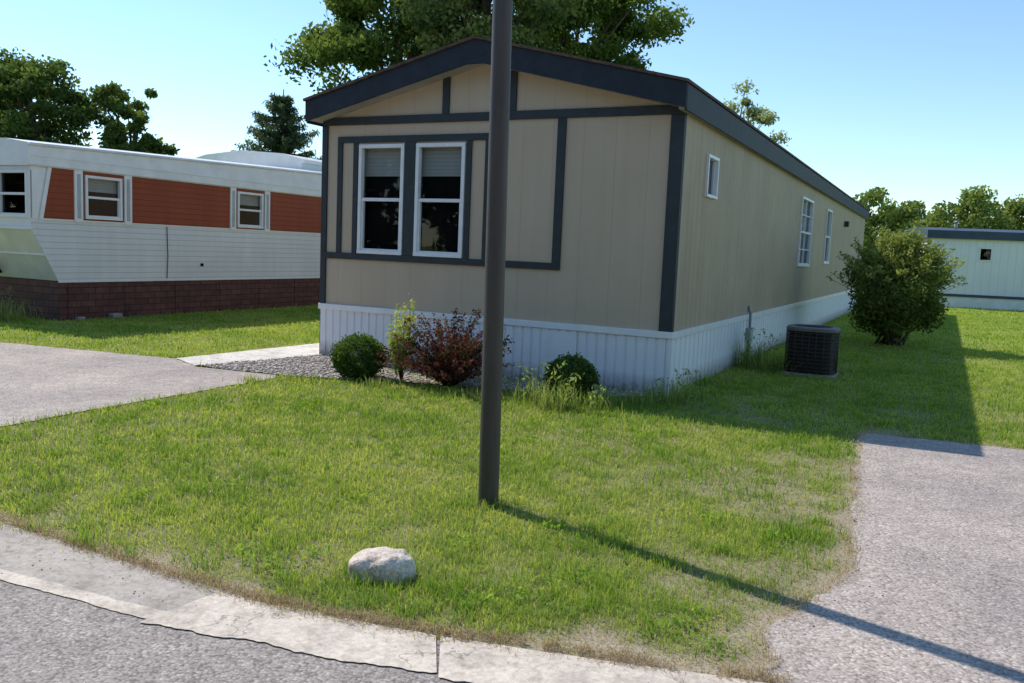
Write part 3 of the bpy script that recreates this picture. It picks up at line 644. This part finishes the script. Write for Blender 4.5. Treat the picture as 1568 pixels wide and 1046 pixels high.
poly("side_lower_nose",[(0,0,.73),(0,0,1.83),(0,-.5,1.83),(0,-.5,1.65)],[(0,1,2,3)],M_w,TR)
poly("side_nose_panel",[(0,-.5,1.83),(0,-.31,1.83),(0,-.14,2.74),(0,-.5,2.74)],[(0,1,2,3)],M_wp,TR)
poly("side_nose_red",[(-.001,-.31,1.83),(-.001,-.119,1.83),(-.001,-.119,2.74),(-.001,-.14,2.74)],[(0,1,2,3)],M_red,TR)
poly("nose_post",[(.015,-.36,1.82),(.015,-.28,1.82),(.015,-.10,2.74),(.015,-.18,2.74)],[(0,1,2,3)],M_wp,TR)
V=[];F=[];ys=[-.55,4,9,TL]
prof=lambda y:[(.02,2.735),(.05,2.76),(.05,ztop(y)-.06),(.02,ztop(y)),(-.6,ztop(y)+.08),(-TW/2,ztop(y)+.13),(-TW+.6,ztop(y)+.08),(-TW-.02,ztop(y)),(-TW-.05,2.76)]
for yy in ys: V+=[(a,yy,c) for a,c in prof(yy)]
n=9
for i in range(len(ys)-1):
    for k in range(n-1):F.append((i*n+k,i*n+k+1,(i+1)*n+k+1,(i+1)*n+k))
F.append(tuple(range(n)));F.append(tuple(range((len(ys)-1)*n,len(ys)*n)))
poly("roof_cap",V,F,M_wp,TR)
box("roof_edge_shadowline",.05,.065,-.5,TL,2.90,2.92,M_wp,TR)
tubes("roof_gutter",[([(.07,-.55,ztop(-.55)-.03),(.07,TL,ztop(TL)-.03)],[.025,.025],6)],M_wp,TR)
poly("front_end_upper",[(0,-.5,2.74),(-TW,-.5,2.74),(-TW,-.5,2.66),(0,-.5,2.66)],[(0,1,2,3)],M_wp,TR)
poly("front_end_mid",[(0,-.5,1.84),(-TW,-.5,1.84),(-TW,-.5,1.65),(0,-.5,1.65)],[(0,1,2,3)],M_wp,TR)
poly("front_end_under_upper",[(0,-.5,1.65),(-TW,-.5,1.65),(-TW,-.26,1.2),(0,-.26,1.2)],[(0,1,2,3)],M_gr,TR)
poly("front_end_under_lower",[(0,-.26,1.2),(-TW,-.26,1.2),(-TW,0,.73),(0,0,.73)],[(0,1,2,3)],M_gr2,TR)
box("front_ledge",-TW,.02,-.53,-.48,1.63,1.68,M_wp,TR,.01);box("front_lower_seam",-TW,.012,-.275,-.245,1.185,1.215,M_wp,TR,.004)
for i in range(4):
    a0=-.05-i*.9;window("end_window_%d"%i,'f',-.5,a0-.85,a0,1.84,2.66,TR,.05,True,0,False,M_wp)
    box("end_mullion_%d"%i,a0-.0,a0+.05,-.52,-.47,1.84,2.66,M_wp,TR)
wall_holes("far_side",'y',-TW,-.5,TL,.73,2.9,[],M_w,TR);wall_holes("rear_end",'x',TL,-TW,0,.73,2.9,[],M_w,TR)
box("trailer_interior_wall",-1.6,-1.55,-.3,TL-.1,.8,2.7,M_int,TR)
M_shut=paint("shutter_grey",(.40,.44,.45),.5)
for i,h_ in enumerate(th):
    window("side_window_%d"%i,'s',0,*h_,TR,.05,True,.3,False,M_wp)
    for s,(a,b_) in enumerate(((h_[0]-.22,h_[0]-.05),(h_[1]+.05,h_[1]+.22))):
        box("shutter_%d_%d"%(i,s),-.01,.03,a,b_,1.80,2.74,M_wp,TR,.004)
        box("shutter_inset_%d_%d"%(i,s),.03,.036,a+.05,b_-.05,1.87,2.67,M_shut,TR)
box("trailer_skirting",-TW+.03,-.02,.03,TL-.05,-.05,.73,M_sk,TR)
for i in range(13): box("skirting_post_%d"%i,-.021,-.008,.2+i*1.22,.24+i*1.22,.0,.70,M_sk,TR)
box("belt_rail",-.005,.02,0,TL,.70,.74,M_wp,TR);box("band_rail",-.005,.018,-.3,TL,1.815,1.84,M_wp,TR)
box("side_outlet",-.005,.03,3.3,3.36,1.0,1.06,M_int,TR)
tubes("side_cable",[([(.02,2.4,.75),(.025,2.42,1.2),(.02,2.4,1.8)],[.008]*3,5)],M_int,TR)
prism("rear_addition",[(-5.0,0),(-.8,0),(-.8,3.62),(-.72,3.63),(-.72,3.72),(-1.5,3.88),(-2.9,3.98),(-4.2,3.88),(-5.0,3.7)],'y',7.4,14.5,M_wp,TR)
box("roof_vent",-.79,-.6,8.6,9.6,3.35,3.55,M_wp,TR,.02);box("roof_vent_grille",-.6,-.594,8.66,9.54,3.38,3.52,M_shut,TR)
for i,(a,b_,s) in enumerate(((.12,1.0,.1),(.1,.3,.07))): box("footing_stone_%d"%i,.02,.02+s*1.6,b_,b_+s*2.2,0,s,M_pad,TR,.02)

# ================================================================ FAR RIGHT TRAILER
FT=empty("white_trailer",(17.1,35.6,0),math.radians(-12))
M_fw=siding_vertical("pale_metal_siding",(.72,.72,.73),(.79,.79,.79),0,.3,.02,.25)
M_bl=paint("blue_roof_trim",(.045,.065,.10),.5)
wall_holes("long_wall",'x',0,0,14,.55,2.85,[(1.9,2.4,1.95,2.5)],M_fw,FT)
poly("end_wall",[(0,0,.0),(0,4.3,.0),(0,4.3,2.85),(0,0,2.85)],[(0,1,2,3)],M_fw,FT)
box("skirting",.02,14,.02,4.2,-.05,.45,M_wp,FT);box("blue_stripe",-.02,14,-.03,.02,.45,.56,M_bl,FT)
prism("roof",[(-.15,2.82),(4.5,2.82),(4.5,3.15),(3.2,3.3),(1.1,3.3),(-.15,3.15)],'x',-.15,14.2,M_bl,FT)
window("window",'f',0,1.9,2.4,1.95,2.5,FT,.05,False,0,False,M_wp)
box("interior",.1,13.9,1.0,1.05,.6,2.8,M_int,FT)
tubes("roof_vent",[([(1.2,1.0,3.2),(1.2,1.0,3.55)],[.07,.07],8),([(1.2,1.0,3.53),(1.2,1.0,3.6)],[.13,.05],8)],paint("vent_metal",(.4,.4,.4),.4),FT)

# ================================================================ TREES
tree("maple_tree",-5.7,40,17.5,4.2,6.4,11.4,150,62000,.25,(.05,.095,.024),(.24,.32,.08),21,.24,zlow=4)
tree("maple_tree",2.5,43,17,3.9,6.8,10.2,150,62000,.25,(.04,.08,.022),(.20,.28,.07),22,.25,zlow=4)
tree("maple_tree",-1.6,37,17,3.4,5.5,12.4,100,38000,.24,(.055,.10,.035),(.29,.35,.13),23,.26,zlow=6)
tree("oak_tree",-22.6,40,9.8,2.9,3.6,6.2,90,26000,.22,(.035,.07,.025),(.17,.24,.07),31,.23,zlow=1.5)
tree("oak_tree",-27.5,43,11,3.4,4.0,6.6,80,16000,.26,(.035,.07,.025),(.17,.24,.07),32,.25)
tree("oak_tree",-18.3,41,8.6,1.8,3.1,5.3,60,15000,.22,(.04,.075,.025),(.18,.25,.07),33,.27,trunk=.2)
tree("willow_tree",12.9,52,12,2.3,4.8,7.7,46,8000,.24,(.16,.20,.11),(.46,.52,.33),44,.24,trunk=.16,droop=.8)
def spruce(name,x,y,h,rb,seed):
    root=empty(name,(x,y,0));r=np.random.default_rng(seed);br=[([(0,0,0),(0,0,h*.6),(.05,0,h)],[.2,.1,.02],7)];P=[];tt=[]
    z=1.6
    while z<h-.1:
        R=rb*(1-(z/h))**.7+.1;k=int(7+R*2.5)
        for i in range(k):
            a=r.uniform(0,6.28);ln=R*r.uniform(.6,1.25);e=np.array([math.cos(a)*ln,math.sin(a)*ln,z+.15*ln]);br.append(([(0,0,z),(e[0]*.5,e[1]*.5,z-.02*ln),tuple(e)],[.03,.02,.006],4))
            for s in np.linspace(.12,1,int(7+ln*10)):
                q=np.array([e[0]*s,e[1]*s,z-.10*ln*math.sin(s*3)+.15*s*s*ln])
                for _ in range(8):
                    P.append(q+np.array([r.normal(0,.09),r.normal(0,.09),-abs(r.normal(0,.14))+.02]));tt.append(r.uniform(0,1)*.7+.3*s)
        z+=r.uniform(.24,.36)
    tubes("trunk_and_branches",br,M_bark,root);leafcloud("needles",np.array(P),.21,mixc((.035,.06,.035),(.13,.18,.10),np.array(tt)),M_leaf,root,.8,.28)
spruce("spruce_tree",-10.7,39,8.3,3.4,3)
def treeline(name,pts,n,size,seed,dark,light):
    r=np.random.default_rng(seed);P=[];T=[];tr_=[]
    for (x,y,rx,h) in pts:
        nc=34;cs=np.array([[r.normal(0,.45)*rx,r.normal(0,.45)*rx,h*(.52+.42*r.uniform(-.9,1)*1)] for _ in range(nc)])
        cs[:,0:2]*=np.clip(1.15-((cs[:,2]/h-.5)/.55)**2,.3,1)[:,None]
        k=r.integers(0,nc,n);d=r.normal(size=(n,3));d/=np.linalg.norm(d,axis=1)[:,None];q=cs[k]+d*(r.uniform(0,1,n)**.5*rx*.3)[:,None];q[:,2]=np.clip(q[:,2],.2,h*1.02)
        sh_=r.uniform(0,1,nc)[k];P.append(q+np.array([x,y,0]));T.append(np.clip(.5*sh_+.3*r.uniform(0,1,n)+.3*(q[:,2]/h-.4),0,1));tr_.append(([(x,y,-.1),(x,y,h*.7)],[.2,.08],5))
    root=empty(name);P=np.concatenate(P);leafcloud("foliage",P,size,mixc(dark,light,np.concatenate(T)),M_leaf,root);tubes("trunks",tr_,M_bark,root)
pts=[(25.5,62,2.6,6.9),(28.5,63,2.8,6.2),(31.5,60,2.8,7.0),(35,61,2.8,6.9),(38,62,2.2,6.2),(41,64,3,5.6),(45,62,3,6.8),(22.5,66,2,5.4),(49,60,3,7)]
treeline("distant_trees",pts,5000,.36,51,(.07,.115,.035),(.31,.39,.12))
r=np.random.default_rng(9);pts=[(a,88+r.uniform(-8,8),4.5,r.uniform(6,8)) for a in np.arange(-110,110,6.)]
treeline("far_treeline",pts,1000,.75,52,(.06,.10,.035),(.22,.29,.09))
pts=[(a,-32+r.uniform(-4,4)-abs(a)*.1,5.5,r.uniform(10,13)) for a in np.arange(-48,52,6.)]+[(-42+r.uniform(-3,3),b,5.5,r.uniform(9,12)) for b in np.arange(-28,14,4.5)]
treeline("reflection_trees",pts,1000,1.2,53,(.03,.055,.018),(.09,.14,.04))  # tree rows out of view, added to darken what the windows reflect
